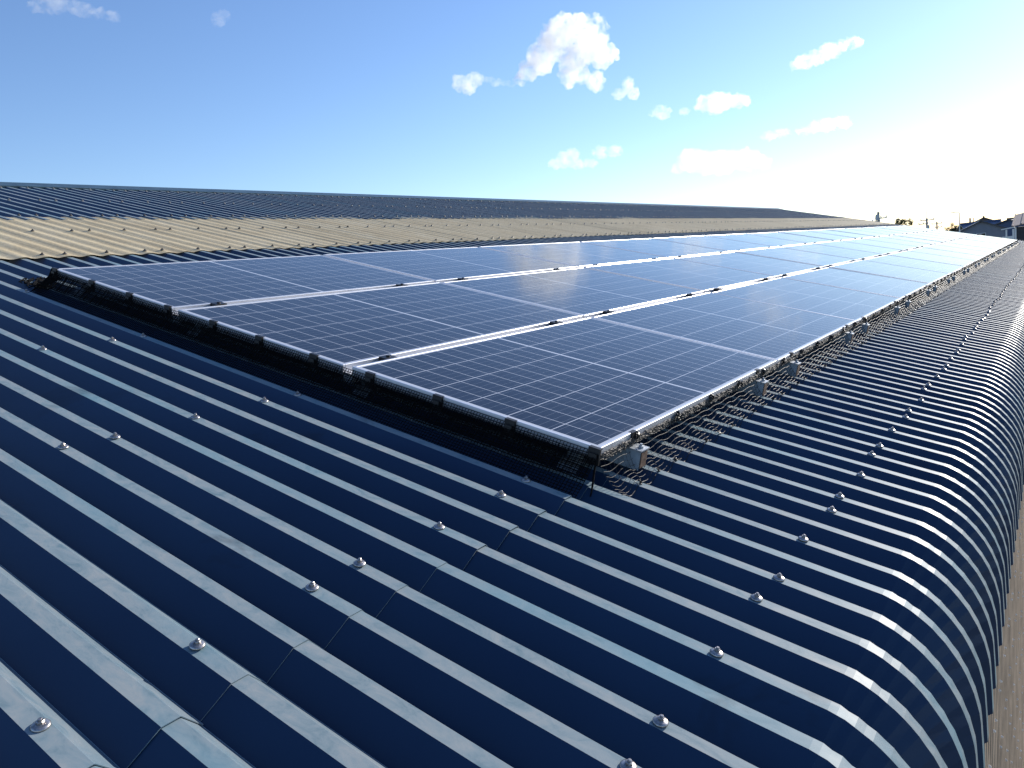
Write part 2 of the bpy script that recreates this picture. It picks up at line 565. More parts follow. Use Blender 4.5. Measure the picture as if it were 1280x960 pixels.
# walls: corrugated fibre cement under the eave, plain gables
WALL_X = 0.70
mb = MB()
pts = []
j = 0
y_ = T0 + 0.05
while y_ < T1 - 0.05:
    ph = (y_ / PITCH_R) * 2 * math.pi
    pts.append((WALL_X + 0.018 * math.sin(ph), y_))
    y_ += PITCH_R / 6
vs = [(x, y, z) for z in (GZ, -0.42) for (x, y) in pts]
n_ = len(pts)
mb.add(vs, [(i, i + 1, n_ + i + 1, n_ + i) for i in range(n_ - 1)])
put(mb, WO).build('side_wall', M_WALL, warehouse, smooth=True)
for y0 in (T0 + 0.06, T1 - 0.12):
    mb = MB()
    xl, xr, rz = rid.x * 2 - WALL_X, WALL_X - 0.03, rid.z - 0.10
    ez = -0.46
    f_ = [(xl, y0, GZ), (xr, y0, GZ), (xr, y0, ez), (rid.x, y0, rz), (xl, y0, ez)]
    b_ = [(x, y0 + 0.06, z) for x, y, z in f_]
    mb.add(f_ + b_, [(0, 1, 2, 3, 4), (9, 8, 7, 6, 5), (0, 5, 6, 1), (1, 6, 7, 2), (2, 7, 8, 3), (3, 8, 9, 4), (4, 9, 5, 0)])
    put(mb, WO).build('gable_wall', M_WALL, warehouse)
mb = MB()
z_ = -0.95
while z_ > GZ + 0.3:
    kk = 0
    y_ = T0 + 0.2
    while y_ < T1 - 0.2:
        for q in (0.0, PITCH_R):
            mb.lathe((WALL_X + 0.012, y_ + q, z_), (1, 0, 0), [(0.012, 0.0), (0.009, 0.012), (0.0005, 0.016)], 6)
        y_ += PITCH_R * 4
    z_ -= 0.42
tag(put(mb, WO).build('wall_bolt', simple('pale bolt caps', (0.75, 0.70, 0.62), 0.4), warehouse), kind='stuff')  # bright glints put into the pale colour of the caps

# roof bolts: three on every five ribs along the purlins
def bolt_shapes():
    w = MB()
    w.lathe((0, 0, 0), (0, 0, 1), [(0.0175, -0.001), (0.0175, 0.0012), (0.0150, 0.0045), (0.0090, 0.0066), (0.0005, 0.0068)], 20)
    n2 = MB()
    n2.lathe((0, 0, 0.0060), (0, 0, 1), [(0.0098, 0), (0.0098, 0.0012), (0.0080, 0.002), (0.0005, 0.002)], 16)
    n2.lathe((0, 0, 0.0078), (0, 0, 1), [(0.0078, 0), (0.0078, 0.0062), (0.0068, 0.0074), (0.0005, 0.0074)], 6)
    n2.lathe((0, 0, 0.0145), (0, 0, 1), [(0.0042, 0), (0.0042, 0.0052), (0.0032, 0.0062), (0.0005, 0.0062)], 10)
    g_ = MB()
    g_.lathe((0, 0, -0.0035), (0, 0, 1), [(0.0155, 0), (0.0170, 0.0012), (0.0162, 0.0026), (0.0005, 0.0026)], 18)
    return n2, w, g_


spots = []
for s_, cover in ((-0.577, 0), (0.136, 1), (1.124, 1), (2.08, 1), (3.06, 1), (4.03, 0), (4.98, 0), (5.78, 0), (6.85, 0), (7.95, 0)):
    for k in range(K0, K1 + 1):
        if k % 5 in (0, 2, 3):
            t_ = rib_t(k) + 0.0034 * jit(k, 77)
            if cover and t_ > 0.02: continue
            if cover and t_ < -1.75 - s_ * 0.3 and False: continue
            dn = 0.004 if s_ < 4 else (0.012 if s_ < 5.7 else 0.016)
            if s_ < 0: dn = 0.0005
            spots.append((s_ > 3.9, P(s_ + 0.012 * jit(k, int(s_ * 10)), t_ + 0.003 * jit(k, 3 + int(s_ * 10)), TOP + dn + 0.0028), k))
vis = []
for old, p_, k in spots:
    d_ = p_ - CAM
    z_ = d_.dot(fw)
    inside = z_ > 0.1 and abs(d_.dot(rt)) < z_ * 0.68 and abs(d_.dot(up)) < z_ * 0.51
    vis.append((0 if inside else 1, d_.length, p_, k, old))
vis.sort(key=lambda q: (q[0], q[1]))
nut, wsh, gsk = bolt_shapes()
b0 = nut.build('roof_bolt', M_BOLT, warehouse, smooth=False)
w0 = wsh.build('washer', M_BOLT, b0, smooth=True)
g0 = gsk.build('gasket', M_BLACK, b0, smooth=True)
rot_n = Matrix((tuple(-U), tuple(V), tuple(N))).transposed().to_euler()
M_OLDBOLT = simple('tarnished bolt', (0.13, 0.115, 0.10), 0.55, 0.5, 0.5, 120)
old_mesh = {}
for i, (_, _, p_, k, old) in enumerate(vis[:100]):
    if i == 0:
        b = b0
    else:
        b = b0.copy(); COL.objects.link(b); b.parent = warehouse
        for ch in (w0, g0):
            c = ch.copy(); COL.objects.link(c); c.parent = b
            if old and ch is w0:
                c.data = old_mesh.get('w') or w0.data.copy(); old_mesh['w'] = c.data; c.data.materials[0] = M_OLDBOLT
        if old:
            b.data = old_mesh.get('b') or b0.data.copy(); old_mesh['b'] = b.data; b.data.materials[0] = M_OLDBOLT
    b.location = p_ - WO
    e = Matrix((tuple(-U), tuple(V), tuple(N))).transposed() @ Matrix.Rotation(jit(k, 9) * 3, 3, 'Z') @ Matrix.Rotation(jit(k, 10) * 0.06, 3, 'X')
    b.rotation_euler = e.to_euler()
    b.scale = (0.78, 0.78, 0.62)
mb = MB()
for _, _, p_, k, old in vis[100:]:
    mb.lathe(p_, N, [(0.0130, -0.003), (0.0130, 0.001), (0.0112, 0.0035), (0.0068, 0.005), (0.0060, 0.0055), (0.0058, 0.011), (0.0034, 0.0115), (0.0030, 0.016), (0.0004, 0.016)], 7)
o = put(mb, WO).build('distant_roof_bolts', simple('dull bolt', (0.26, 0.24, 0.22), 0.45, 0.6, 0.4, 120), warehouse)
o['kind'] = 'stuff'

# ------------------------------------------------------------------ solar panels
ORD = ['first', 'second', 'third', 'fourth', 'fifth', 'sixth', 'seventh', 'eighth', 'ninth', 'tenth', 'eleventh', 'twelfth', 'thirteenth', 'fourteenth', 'fifteenth']
ROWN = ['lowest row beside the eave', 'middle row', 'topmost row beside the beige strip']
NC = 15
TH = 0.036
fr = MB()
FI = FRAME
fr.add([], [])
for (x0, x1, y0, y1) in ((0, PW, 0, FI), (0, PW, PL - FI, PL), (0, FI, FI, PL - FI), (PW - FI, PW, FI, PL - FI)):
    fr.box((x0, y0, -TH), (x1 - x0, 0, 0), (0, y1 - y0, 0), (0, 0, TH))
frame0 = fr.build('frame', M_ALU)
md = frame0.modifiers.new('edge', 'BEVEL')
md.width = 0.0012
md.segments = 1
gl = MB()
gl.box((FI - 0.002, FI - 0.002, -0.008), (PW - 2 * FI + 0.004, 0, 0), (0, PL - 2 * FI + 0.004, 0), (0, 0, 0.0062))
glass0 = gl.build('cell_glass', M_GLASS)
bk = MB()
bk.box((0.40, PL / 2 - 0.06, -0.030), (0.2, 0, 0), (0, 0.12, 0), (0, 0, 0.021))
RM = Matrix((tuple(U), tuple(V), tuple(U.cross(V)))).transposed()
RP = Matrix((tuple(U), tuple(-V), tuple(U.cross(-V)))).transposed()
# panel axes: local x = up the slope, local y = along the roof, local z = off the roof (left-handed set, so mirror y)
first = True
for row in range(3):
    for c in range(NC):
        where = ORD[c] + ' from the near end' if c else 'nearest of its row'
        if c == NC - 1: where = 'farthest of its row'
        lab = 'blue solar panel in the %s, %s' % (ROWN[row], where)
        s0 = row * (PW + GAP_S)
        t0 = c * (PL + GAP_T)
        e = empty('solar_panel', P(s0, t0 + PL, 0), lab, 'solar panel', 'solar panels on the blue roof')
        e.rotation_euler = RP.to_euler()
        if first:
            f_, g_ = frame0, glass0
            first = False
        else:
            f_, g_ = frame0.copy(), glass0.copy()
            COL.objects.link(f_); COL.objects.link(g_)
        f_.parent = e
        g_.parent = e
        e.location = e.location + N * (0.0012 * jit(c * 3 + row, 21))
        rx = Matrix.Rotation(0.0016 * jit(c * 3 + row, 22), 3, 'X') @ Matrix.Rotation(0.0022 * jit(c * 3 + row, 23), 3, 'Y')
        e.rotation_euler = (RP @ rx).to_euler()
T_END = NC * (PL + GAP_T) - GAP_T

# rails in the gaps between the rows, with their dark clamps
for i in (0, 1):
    sc = (i + 1) * PW + (i + 0.5) * GAP_S
    o_ = P(sc, T_END / 2, -0.1)
    rail = empty('mounting_rail', o_, ['pale rail in the gap between the lowest and middle panel rows',
                                      'pale rail in the gap between the middle and topmost panel rows'][i], 'rail', 'rails between the panel rows')
    mb = MB()
    mb.roof_box(sc - GAP_S / 2 + 0.001, sc + GAP_S / 2 - 0.001, 0.004, T_END - 0.004, -0.060, -0.030)
    put(mb, o_).build('rail_profile', M_ALU, rail)
    for c in range(NC):
        for dt in (0.225 + 0.02 * jit(c, 31 + i), 1.40 + 0.03 * jit(c, 33 + i)):
            t_ = c * (PL + GAP_T) + dt
            mb = MB()
            mb.roof_box(sc - 0.021, sc + 0.021, t_ - 0.028, t_ + 0.028, -0.030, 0.0035)
            mb.lathe(P(sc, t_, 0.003), N, [(0.008, 0), (0.008, 0.006), (0.0005, 0.006)], 6)
            put(mb, o_).build('clamp', M_BLACK, rail)
        if c:
            mb = MB()
            t_ = c * (PL + GAP_T) - GAP_T / 2
            mb.lathe(P(sc, t_, -0.031), N, [(0.006, 0), (0.006, 0.028), (0.0005, 0.028)], 6)
            put(mb, o_).build('joint_bolt', M_GALV, rail)

# brackets under the eave edge
for c in range(NC):
    for q, dt in enumerate((0.20, 1.42)):
        t_ = c * (PL + GAP_T) + dt + 0.035 * jit(c, 41 + q)
        o_ = P(0.05, t_, TOP)
        e = empty('mounting_bracket', o_, 'grey box bracket under the %s panel of the eave row, the %s of two' % (
            ORD[c], ['nearer', 'farther'][q]), 'bracket', 'brackets under the eave edge of the array')
        mb = MB()
        s0, s1, n0, n1 = -0.045, 0.16, TOP + 0.005, -0.044
        w = 0.026
        mb.roof_box(s0, s1, t_ - w, t_ - w + 0.003, n0, n1)
        mb.roof_box(s0, s1, t_ + w - 0.003, t_ + w, n0, n1)
        mb.roof_box(s0 + 0.006, s0 + 0.010, t_ - w + 0.0035, t_ + w - 0.0035, n0, n1 - 0.002)
        put(mb, o_).build('channel', M_BRACKET, e)
        mb = MB()
        mb.roof_box(s0 - 0.004, s1, t_ - w - 0.003, t_ + w + 0.003, n1, n1 + 0.004)
        mb.lathe(P(s0 + 0.013, t_, n1 + 0.004), N, [(0.008, 0), (0.008, 0.007), (0.0045, 0.008), (0.0045, 0.014), (0.0005, 0.014)], 6)
        put(mb, o_).build('top_plate', M_GALV, e)
        mb = MB()
        mb.roof_box(s0 - 0.003, s0 - 0.0005, t_ - w + 0.006, t_ + w - 0.006, n0 + 0.006, n1 - 0.006)
        put(mb, o_).build('end_plate', M_RUST, e)
        mb = MB()
        mb.roof_box(-0.0045, -0.001, t_ - 0.016, t_ + 0.016, -0.046, 0.0025)
        mb.roof_box(-0.0045, 0.010, t_ - 0.016, t_ + 0.016, 0.0015, 0.004)
        put(mb, o_).build('end_clamp', M_BLACK, e)

# saddles seen below the near end
for s_, where in ((0.135, 'near the bottom corner of the array'), (1.03, 'below the gap between the lowest and middle rows'),
                  (2.06, 'below the gap between the middle and topmost rows'), (3.02, 'by the top corner of the array')):
    t_ = rib_t(0)
    o_ = P(s_, t_, TOP)
    e = empty('roof_saddle', o_, 'grey saddle plate under the near end ' + where, 'saddle plate', 'saddle plates under the near end')
    mb = MB()
    prof_ = [(-0.060, -0.040), (-0.036, -0.006), (-0.020, 0.006), (0.020, 0.006), (0.034, -0.004), (0.050, -0.040)]
    vs = []
    for ss in (s_ - 0.035, s_ + 0.035):
        for dt, pn in prof_: vs.append(P(ss, t_ + dt, TOP + pn))
        for dt, pn in reversed(prof_): vs.append(P(ss, t_ + dt, TOP + pn + 0.003))
    m_ = len(prof_) * 2
    mb.add(vs, [(i, (i + 1) % m_, m_ + (i + 1) % m_, m_ + i) for i in range(m_)] + [tuple(range(m_)), tuple(range(m_, 2 * m_))[::-1]])
    put(mb, o_).build('saddle', M_GALV, e, fix=True)
    mb = MB()
    mb.roof_box(s_ - 0.020, s_ + 0.020, t_ - 0.016, t_ + 0.016, TOP + 0.010, -0.052)
    put(mb, o_).build('upright', M_BRACKET, e)

# ------------------------------------------------------------------ bird netting round the array
rnd = random.Random(3)


def rib_n(t_):
    ph = ((t_ - PHASE) / PITCH_R + 0.5) % 1.0 - 0.5
    a = abs(ph) * PITCH_R
    if a < 0.02: return 0.0
    return -H * min(1, (a - 0.02) / 0.028)


def eave_net(u, t_):                             # u 0 at the frame, 1 on the roof
    k = (t_ - PHASE) / PITCH_R
    w = abs((k + 0.5) % 1.0 - 0.5) * 2           # 0 on the rib, 1 in the valley
    foot = -0.092 + 0.010 * mnoise.noise(Vector((t_ * 1.7, 3, 0))) - 0.012 * w * 0.4
    s_ = 0.0 - 0.006 + (foot + 0.006) * (u ** 1.2)
    n_ = -0.030 + (TOP + 0.004 + rib_n(t_) * 0.55 + 0.030) * (u ** 0.85)
    belly = math.sin(math.pi * u) * (0.010 * mnoise.noise(Vector((t_ * 5.2, u * 2, 1))) - 0.012)
    fold = 0.0035 * mnoise.noise(Vector((t_ * 13.0, u * 3.0, 9))) * (0.3 + u)
    lim = TOP + rib_n(t_) + 0.003
    n_ = max(n_ + belly + fold, lim if s_ < -0.03 else -1)
    return P(s_, t_, n_)


net_o = P(-0.05, T_END / 2, TOP)
net = empty('bird_net', net_o, 'black bird netting hanging along the eave edge of the solar array', 'netting', 'bird netting round the array')
mb = MB()
NL = 8
for i in range(NL + 1):
    u_ = i / NL
    pts = []
    t_ = 0.0
    while t_ < T_END:
        pts.append(eave_net(u_, t_ + 0.004 * jit(int(t_ * 997), i)))
        t_ += 0.020 if t_ < 6 else 0.0655
    mb.tube(pts, [(0.0008 if i < NL else 0.0013) * (1 if p.y < 5 else 1.7) for p in pts], 3)
t_ = 0.0
while t_ < T_END:
    sl = 0.006 * jit(int(t_ * 1000), 50)
    mb.tube([eave_net(i / 8, t_ + sl * i / 8) for i in range(9)], 0.0007 if t_ < 5 else 0.0012, 3)
    t_ += 0.026 if t_ < 6 else 0.0655
put(mb, net_o).build('net_mesh', M_NET, net)
mb = MB()
for q in range(6):                               # a band of gathered net, several strands against the frame
    pts, rad = [], []
    t_ = 0.004 + 0.003 * q
    while t_ < T_END - 0.01:
        key = int(t_ * 991) + q * 77777
        pts.append(P(-0.0045 + 0.0025 * jit(key, 61), t_, -0.016 - 0.0042 * q + 0.003 * jit(key, 62)))
        rad.append(0.0022 * (1 + 0.4 * jit(key, 63)))
        t_ += 0.007 if t_ < 6 else 0.05
    mb.tube(pts, rad, 4)
put(mb, net_o).build('rolled_hem', M_HEM, net)
nt_ = 0
t_ = 0.235
while t_ < T_END and nt_ < 88:                   # cable ties along the frame
    mb = MB()
    for q in range(4):
        a0 = rnd.uniform(0, 6.28)
        rr = rnd.uniform(0.006, 0.012)
        c_ = Vector((-0.008 + rnd.uniform(-.004, .004), t_ + rnd.uniform(-.012, .012), -0.014 + rnd.uniform(-.008, .008)))
        loop = [P(c_.x + rr * math.cos(a0 + h * 0.9) * 0.6, c_.y + rr * math.cos(a0 + h * 0.9 + q), c_.z + rr * math.sin(a0 + h * 0.9)) for h in range(7)]
        mb.tube(loop, 0.0030, 4)
    put(mb, net_o).build('cable_tie', M_BLACK, net)
    t_ += 0.315
    nt_ += 1
mb = MB()
for k in range(0, 200):                           # where it is tied down to each rib
    t_ = rib_t(k)
    if t_ > T_END: break
    if k % 2 and k > 20: continue
    c_ = eave_net(1.0, t_)
    for q in range(3):
        d1 = Vector((rnd.uniform(-1, 1), rnd.uniform(-1, 1), rnd.uniform(0, 1))) * 0.010
        mb.tube([c_ - d1 * 0.6, c_ + Vector((0, 0, 0.004)), c_ + d1], 0.0022, 4)
put(mb, net_o).build('rib_ties', M_NET, net)['kind'] = 'stuff'

net2_o = P(1.5, -0.05, TOP)
net2 = empty('bird_net', net2_o, 'black bird netting closing the shaded near end of the solar array', 'netting', 'bird netting round the array')


def near_net(s_, u):
    t_ = -0.004 - 0.105 * u ** 1.15
    n_ = -0.008 + (TOP - 0.006 + 0.008) * u ** 0.9
    b = 0.005 * mnoise.noise(Vector((s_ * 6, u * 2, 4)))
    n2 = n_ + b * math.sin(math.pi * u)
    return P(s_, t_, max(n2, TOP + rib_n(t_) + 0.003))


def top_net(v, u):                               # flares out past the top corner
    s_ = 3 * PW + 2 * GAP_S + (0.02 + 0.20 * v) * u ** 1.4
    return P(s_, -0.004 - 0.105 * u * (1 - v) + 0.09 * v, max(-0.008 + (TOP + 0.002) * u ** 0.8, TOP - H + 0.004))


S_TOP = 3 * PW + 2 * GAP_S
mb = MB()
for i in range(17):
    u_ = i / 16
    mb.tube([near_net(S_TOP * j / 150, u_) for j in range(151)], 0.0014, 3)
for j in range(270):
    s_ = S_TOP * j / 269
    mb.tube([near_net(s_, i / 7) for i in range(8)], 0.0013, 3)
for i in range(14):                              # the net hangs double over the frame
    u_ = 0.05 + 0.55 * i / 13
    mb.tube([near_net(S_TOP * j / 150, u_) - V * 0.004 for j in range(151)], 0.0014, 3)
for j in range(180):
    s_ = S_TOP * (j + 0.45) / 180
    mb.tube([near_net(s_ + 0.004 * jit(j, 71), 0.05 + i / 11) - V * 0.004 for i in range(7)], 0.0013, 3)
for j in range(22):
    mb.tube([top_net(j / 21, i / 8) for i in range(9)], 0.0020, 3)
for i in range(1, 18):
    mb.tube([top_net(j / 8, i / 17) for j in range(9)], 0.0020, 3)
for q in range(26):                              # surplus net bunched on the roof at the top corner
    a0 = rnd.uniform(0, 6)
    c_ = (S_TOP + rnd.uniform(0.02, 0.24), -0.02 + rnd.uniform(-0.05, 0.06))
    mb.tube([P(c_[0] + 0.035 * math.cos(a0 + h * 0.8), c_[1] + 0.03 * math.sin(a0 * 1.3 + h), TOP + 0.004 + 0.012 * abs(math.sin(h + q))) for h in range(8)], 0.003, 4)
mb.tube([P(0.0, -0.004, -0.004), P(-0.004, -0.02, -0.05), P(-0.012, -0.035, -0.10), P(-0.022, -0.06, -0.14), P(-0.03, -0.085, TOP - H + 0.004)], 0.0032, 5)
mb.tube([P(S_TOP, -0.004, -0.004), P(S_TOP + 0.03, -0.006, -0.05), P(S_TOP + 0.09, -0.0, -0.09), P(S_TOP + 0.19, 0.0, TOP + 0.006)], 0.008, 5)
put(mb, net2_o).build('net_mesh', M_NET2, net2)
for s_ in (0.012, 0.309, 0.599, 0.907, 1.194, 1.504, 1.796, 2.114, 2.41, 2.727, 3.07):
    mb = MB()
    w = 0.019
    mb.roof_box(s_ - w, s_ + w, -0.009, -0.0005, -0.046, 0.0015)
    mb.roof_box(s_ - w, s_ + w, -0.009, 0.006, 0.0012, 0.0042)
    mb.roof_box(s_ - w * 0.7, s_ + w * 0.7, -0.016, -0.009, -0.030, -0.012)
    put(mb, net2_o).build('net_clip', M_BLACK, net2)

# ------------------------------------------------------------------ the neighbourhood beyond
M_TILE = simple('dark roof tile', (0.055, 0.055, 0.062), 0.5, 0.0, 0.25, 4)
M_HW = simple('grey rendered wall', (0.20, 0.215, 0.25), 0.85, 0.0, 0.1, 1)
M_HW2 = simple('brown boarded wall', (0.14, 0.115, 0.10), 0.85, 0.0, 0.2, 1)
M_WHITE = simple('white trim', (0.75, 0.74, 0.70), 0.6, 0.0, 0.05, 2)
M_WIN = simple('window glass', (0.02, 0.025, 0.03), 0.08, 0.0, 0.1, 1)
M_BLUEH = simple('blue metal roof', (0.05, 0.08, 0.15), 0.4, 0.0, 0.2, 2)
M_TIN = simple('rusty tin roof', (0.20, 0.14, 0.115), 0.6, 0.0, 0.3, 2)
M_POLE = simple('concrete pole', (0.30, 0.29, 0.27), 0.8, 0.0, 0.15, 3)
M_BARK = simple('bark', (0.09, 0.07, 0.05), 0.9, 0.0, 0.3, 8)


def leaf_mat(name, a, b):
    m, nt, p = new_mat(name)
    oi = nt.nodes.new('ShaderNodeNewGeometry')
    nt.links.new(ramp(nt, oi.outputs['Random Per Island'], [(0.0, a), (1.0, b)]), p.inputs['Base Color'])
    p.inputs['Roughness'].default_value = 0.9
    p.inputs['Specular IOR Level'].default_value = 0.05
    return m


M_LEAF = leaf_mat('dark green leaves', (0.030, 0.050, 0.018), (0.085, 0.115, 0.040))


def house(name, label, px, py_peak, Y, w, l, pitch, rot, wall, tile, wall_h=None, eave=0.5, wins=2, hip=False):
    pk = at(px, py_peak, Y)
    top_z = pk.z - GZ
    rise = w / 2 * math.tan(R(pitch))
    wh = top_z - rise
    e = empty(name, (pk.x, pk.y, GZ), label, 'house', 'houses beyond the array')
    e.rotation_euler = (0, 0, R(rot))
    mb = MB()
    f_ = [(-w / 2, 0, 0), (w / 2, 0, 0), (w / 2, 0, wh), (0, 0, top_z - 0.12), (-w / 2, 0, wh)]
    b_ = [(x, l, z) for x, y, z in f_]
    mb.add(f_ + b_, [(0, 1, 2, 3, 4), (9, 8, 7, 6, 5), (1, 6, 7, 2), (4, 9, 5, 0), (5, 6, 1, 0)])
    mb.build('wall', wall, e)
    mb = MB()
    th = 0.22
    for sg in (-1, 1):
        tn = math.tan(R(pitch))
        x1 = sg * (w / 2 + eave)
        z1 = top_z - (w / 2 + eave) * tn
        o = Vector((0, -eave, top_z - th * 0.4))
        mb.box(o, (x1, 0, z1 - top_z), (0, l + 2 * eave, 0), (0, 0, th))
    rf = mb.build('roof', tile, e)
    mb = MB()
    mb.box((-0.22, -eave - 0.1, top_z + 0.06), (0.44, 0, 0), (0, l + 2 * eave + 0.2, 0), (0, 0, 0.32))
    mb.build('ridge', tile, rf)
    for i in range(wins):
        x0 = -w / 2 + (i + 0.5) * w / wins - 0.7
        mb = MB()
        mb.box((x0, -0.05, wh - 1.7), (1.4, 0, 0), (0, 0.08, 0), (0, 0, 1.1))
        wn = mb.build('window', M_WIN, e)
        mb = MB()
        for bx in ((x0 - 0.08, wh - 1.78, 1.56, 0.08), (x0 - 0.08, wh - 0.6, 1.56, 0.08), (x0 - 0.08, wh - 1.7, 0.08, 1.1), (x0 + 1.4, wh - 1.7, 0.08, 1.1), (x0 + 0.66, wh - 1.7, 0.08, 1.1)):
            mb.box((bx[0], -0.09, bx[1]), (bx[2], 0, 0), (0, 0.07, 0), (0, 0, bx[3]))
        mb.build('window_frame', M_WHITE, wn)
    for i in range(2):
        y0 = l * (0.25 + 0.4 * i)
        mb = MB()
        mb.box((w / 2 - 0.04, y0, wh - 1.9), (0.08, 0, 0), (0, 1.6, 0), (0, 0, 1.2))
        mb.build('window', M_WIN, e)
    return e


house('house', 'grey gabled house with dark tiled roof just past the far corner of the array', 1225.8, 276.5, 170, 7.6, 9, 24, 6, M_HW, M_TILE, wins=1)
house('house', 'house with a dark pointed roof rising behind the grey gabled house', 1229.5, 272.0, 230, 13, 10, 24, 4, M_HW2, M_TILE, wins=2)
house('house', 'low blue roofed house left of the grey gabled house', 1203, 281.0, 200, 9, 7, 20, -70, M_HW2, M_BLUEH, wins=1)
house('house', 'small dark roofed house at the far edge behind the array, leftmost of the houses', 1192, 287.0, 240, 9, 7, 18, -75, M_HW2, M_TILE, wins=1)
house('house', 'long blue walled house behind and right of the grey gabled house', 1262, 274.6, 190, 9, 14, 14, -30, simple('blue boarded wall', (0.08, 0.11, 0.18), 0.8), M_TILE, wins=2)

# round roofed hall and tin shed at the right edge
c0 = at(1283, 269.0, 240)
hall = empty('round_roofed_hall', (c0.x, c0.y, GZ), 'grey hall with a rounded roof behind the dark shed at the right', 'hall')
mb = MB()
hw, ln, hz = 7.0, 16, c0.z - GZ
arc = [(-hw + 2 * hw * i / 14, hz - 2.2 + 2.2 * math.sin(math.pi * i / 14) ** 0.7) for i in range(15)]
vs = [(x, 0, z) for x, z in arc] + [(x, ln, z) for x, z in arc] + [(x, 0, z - 0.25) for x, z in arc] + [(x, ln, z - 0.25) for x, z in arc]
mb.add(vs, [(i, i + 1, 15 + i + 1, 15 + i) for i in range(14)] + [(30 + i, 45 + i, 46 + i, 31 + i) for i in range(14)] + [(i, 30 + i, 31 + i, i + 1) for i in range(14)] + [(15 + i, 16 + i, 46 + i, 45 + i) for i in range(14)])
mb.build('roof', M_TILE, hall, fix=True)
mb = MB()
mb.box((-hw + 0.2, 0.2, 0), (2 * hw - 0.4, 0, 0), (0, ln - 0.4, 0), (0, 0, hz - 2.3))
mb.build('wall', M_HW, hall)
for i in range(3):
    mb = MB()
    mb.box((-hw + 2 + i * 4, 0.12, hz - 4.2), (2.2, 0, 0), (0, 0.05, 0), (0, 0, 1.2))
    mb.build('window', M_WIN, hall)

c0 = at(1270.5, 284.0, 70)
shed = empty('shed', (c0.x, c0.y, GZ), 'dark shed with a sloping rusty tin roof at the right edge', 'shed')
hz = c0.z - GZ
mb = MB()
mb.box((0, 0, 0), (4.0, 0, 0), (0, 5, 0), (0, 0, hz))
mb.build('wall', simple('dark shed boards', (0.035, 0.035, 0.04), 0.7), shed)
mb = MB()
mb.box((-0.12, -0.06, 0), (0.12, 0, 0), (0, 0.2, 0), (0, 0, hz))
mb.build('corner_post', M_WHITE, shed)
mb = MB()
mb.box((-0.3, -0.3, hz + 0.02), (4.6, 0, 0.75), (0, 5.6, 0.9), (0, 0, 0.07))
rf = mb.build('roof', M_TIN, shed)
mb = MB()
for i in range(8):
    mb.box((-0.3 + i * 0.6, -0.32, hz + 0.10 + i * 0.098), (0.08, 0, 0.013), (0, 5.6, 0.9), (0, 0, 0.05))
mb.build('roof_seam', M_TIN, rf)

# small white balcony block beside the grey house
c0 = at(1259.5, 287.0, 150)
bal = empty('porch', (c0.x, c0.y, GZ), 'white porch canopy on posts beside the grey gabled house', 'porch')
hz = c0.z - GZ
mb = MB()
mb.box((-0.9, 0, hz), (1.8, 0, 0.2), (0, 3, 0), (0, 0, 0.16))
mb.build('canopy', M_WHITE, bal)
for x_ in (-0.2, 0.75):
    mb = MB()
    mb.box((x_ - 0.12, 0.2, 0), (0.24, 0, 0), (0, 0.24, 0), (0, 0, hz))
    mb.build('post', M_WHITE, bal)
mb = MB()
mb.box((-0.8, 0.3, hz - 1.9), (1.6, 0, 0), (0, 0.12, 0), (0, 0, 0.8))
mb.build('railing', M_WHITE, bal)


def pole(label, px, py_top, Y, arms, r=0.15, group='utility poles on the skyline'):
    p_ = at(px, py_top, Y)
    e = empty('utility_pole', (p_.x, p_.y, GZ), label, 'utility pole', group)
    h = p_.z - GZ
    mb = MB()
    mb.tube([(0, 0, 0), (0, 0, h * 0.5), (0, 0, h)], [r * 1.3, r * 1.1, r * 0.85], 8)
    mb.build('post', M_POLE, e, smooth=False)
    for (dz, half, off) in arms:
        mb = MB()
        mb.box((-half + off, -0.06, h - dz), (2 * half, 0, 0), (0, 0.12, 0), (0, 0, 0.14))
        arm = mb.build('crossarm', M_GALV, e)
        for x_ in (-half + off + 0.08, off, half + off - 0.08):
            mb = MB()
            mb.lathe((x_, 0, h - dz + 0.14), (0, 0, 1), [(0.06, 0), (0.10, 0.08), (0.05, 0.14), (0.09, 0.2), (0.02, 0.26)], 8)
            mb.build('insulator', M_WHITE, arm)
    return e, h


e, h = pole('thick utility pole above the roof ridge end, with a transformer, leftmost of the poles', 1097.8, 265.0, 110, [(0.9, 0.7, 0.3), (1.25, 0.5, -0.3)], 0.17)
mb = MB(); mb.lathe((-0.1, 0, h - 1.05), (0, 0, 1), [(0.22, 0), (0.25, 0.05), (0.25, 0.7), (0.2, 0.75), (0.01, 0.76)], 12); mb.build('transformer', M_GALV, e)
e, h = pole('utility pole with a thin mast and two crossarms over the middle of the far edge', 1158.3, 273.0, 140, [(0.35, 1.0, 0.1), (0.9, 0.7, -0.5)], 0.15)
mb = MB(); mb.tube([(0, 0, h - 0.1), (0, 0, h + 1.8)], 0.035, 6); mb.build('mast', M_GALV, e)
mb = MB(); mb.lathe((0.15, 0, h - 1.7), (0, 0, 1), [(0.2, 0), (0.24, 0.05), (0.24, 0.6), (0.01, 0.65)], 12); mb.build('transformer', M_GALV, e)
pole('small utility pole with crossarms right of the one with the mast', 1171.0, 277.0, 190, [(0.5, 1.0, 0.0), (1.3, 0.7, 0.3)], 0.16)
pole('short thick pole behind the roofs, left of its thin twin', 1212.5, 272.5, 260, [(1.6, 0.6, 0.2)], 0.26)
pole('thin short pole behind the roofs, right of the thick one', 1216.5, 272.0, 260, [(1.4, 0.4, 0.0)], 0.14)

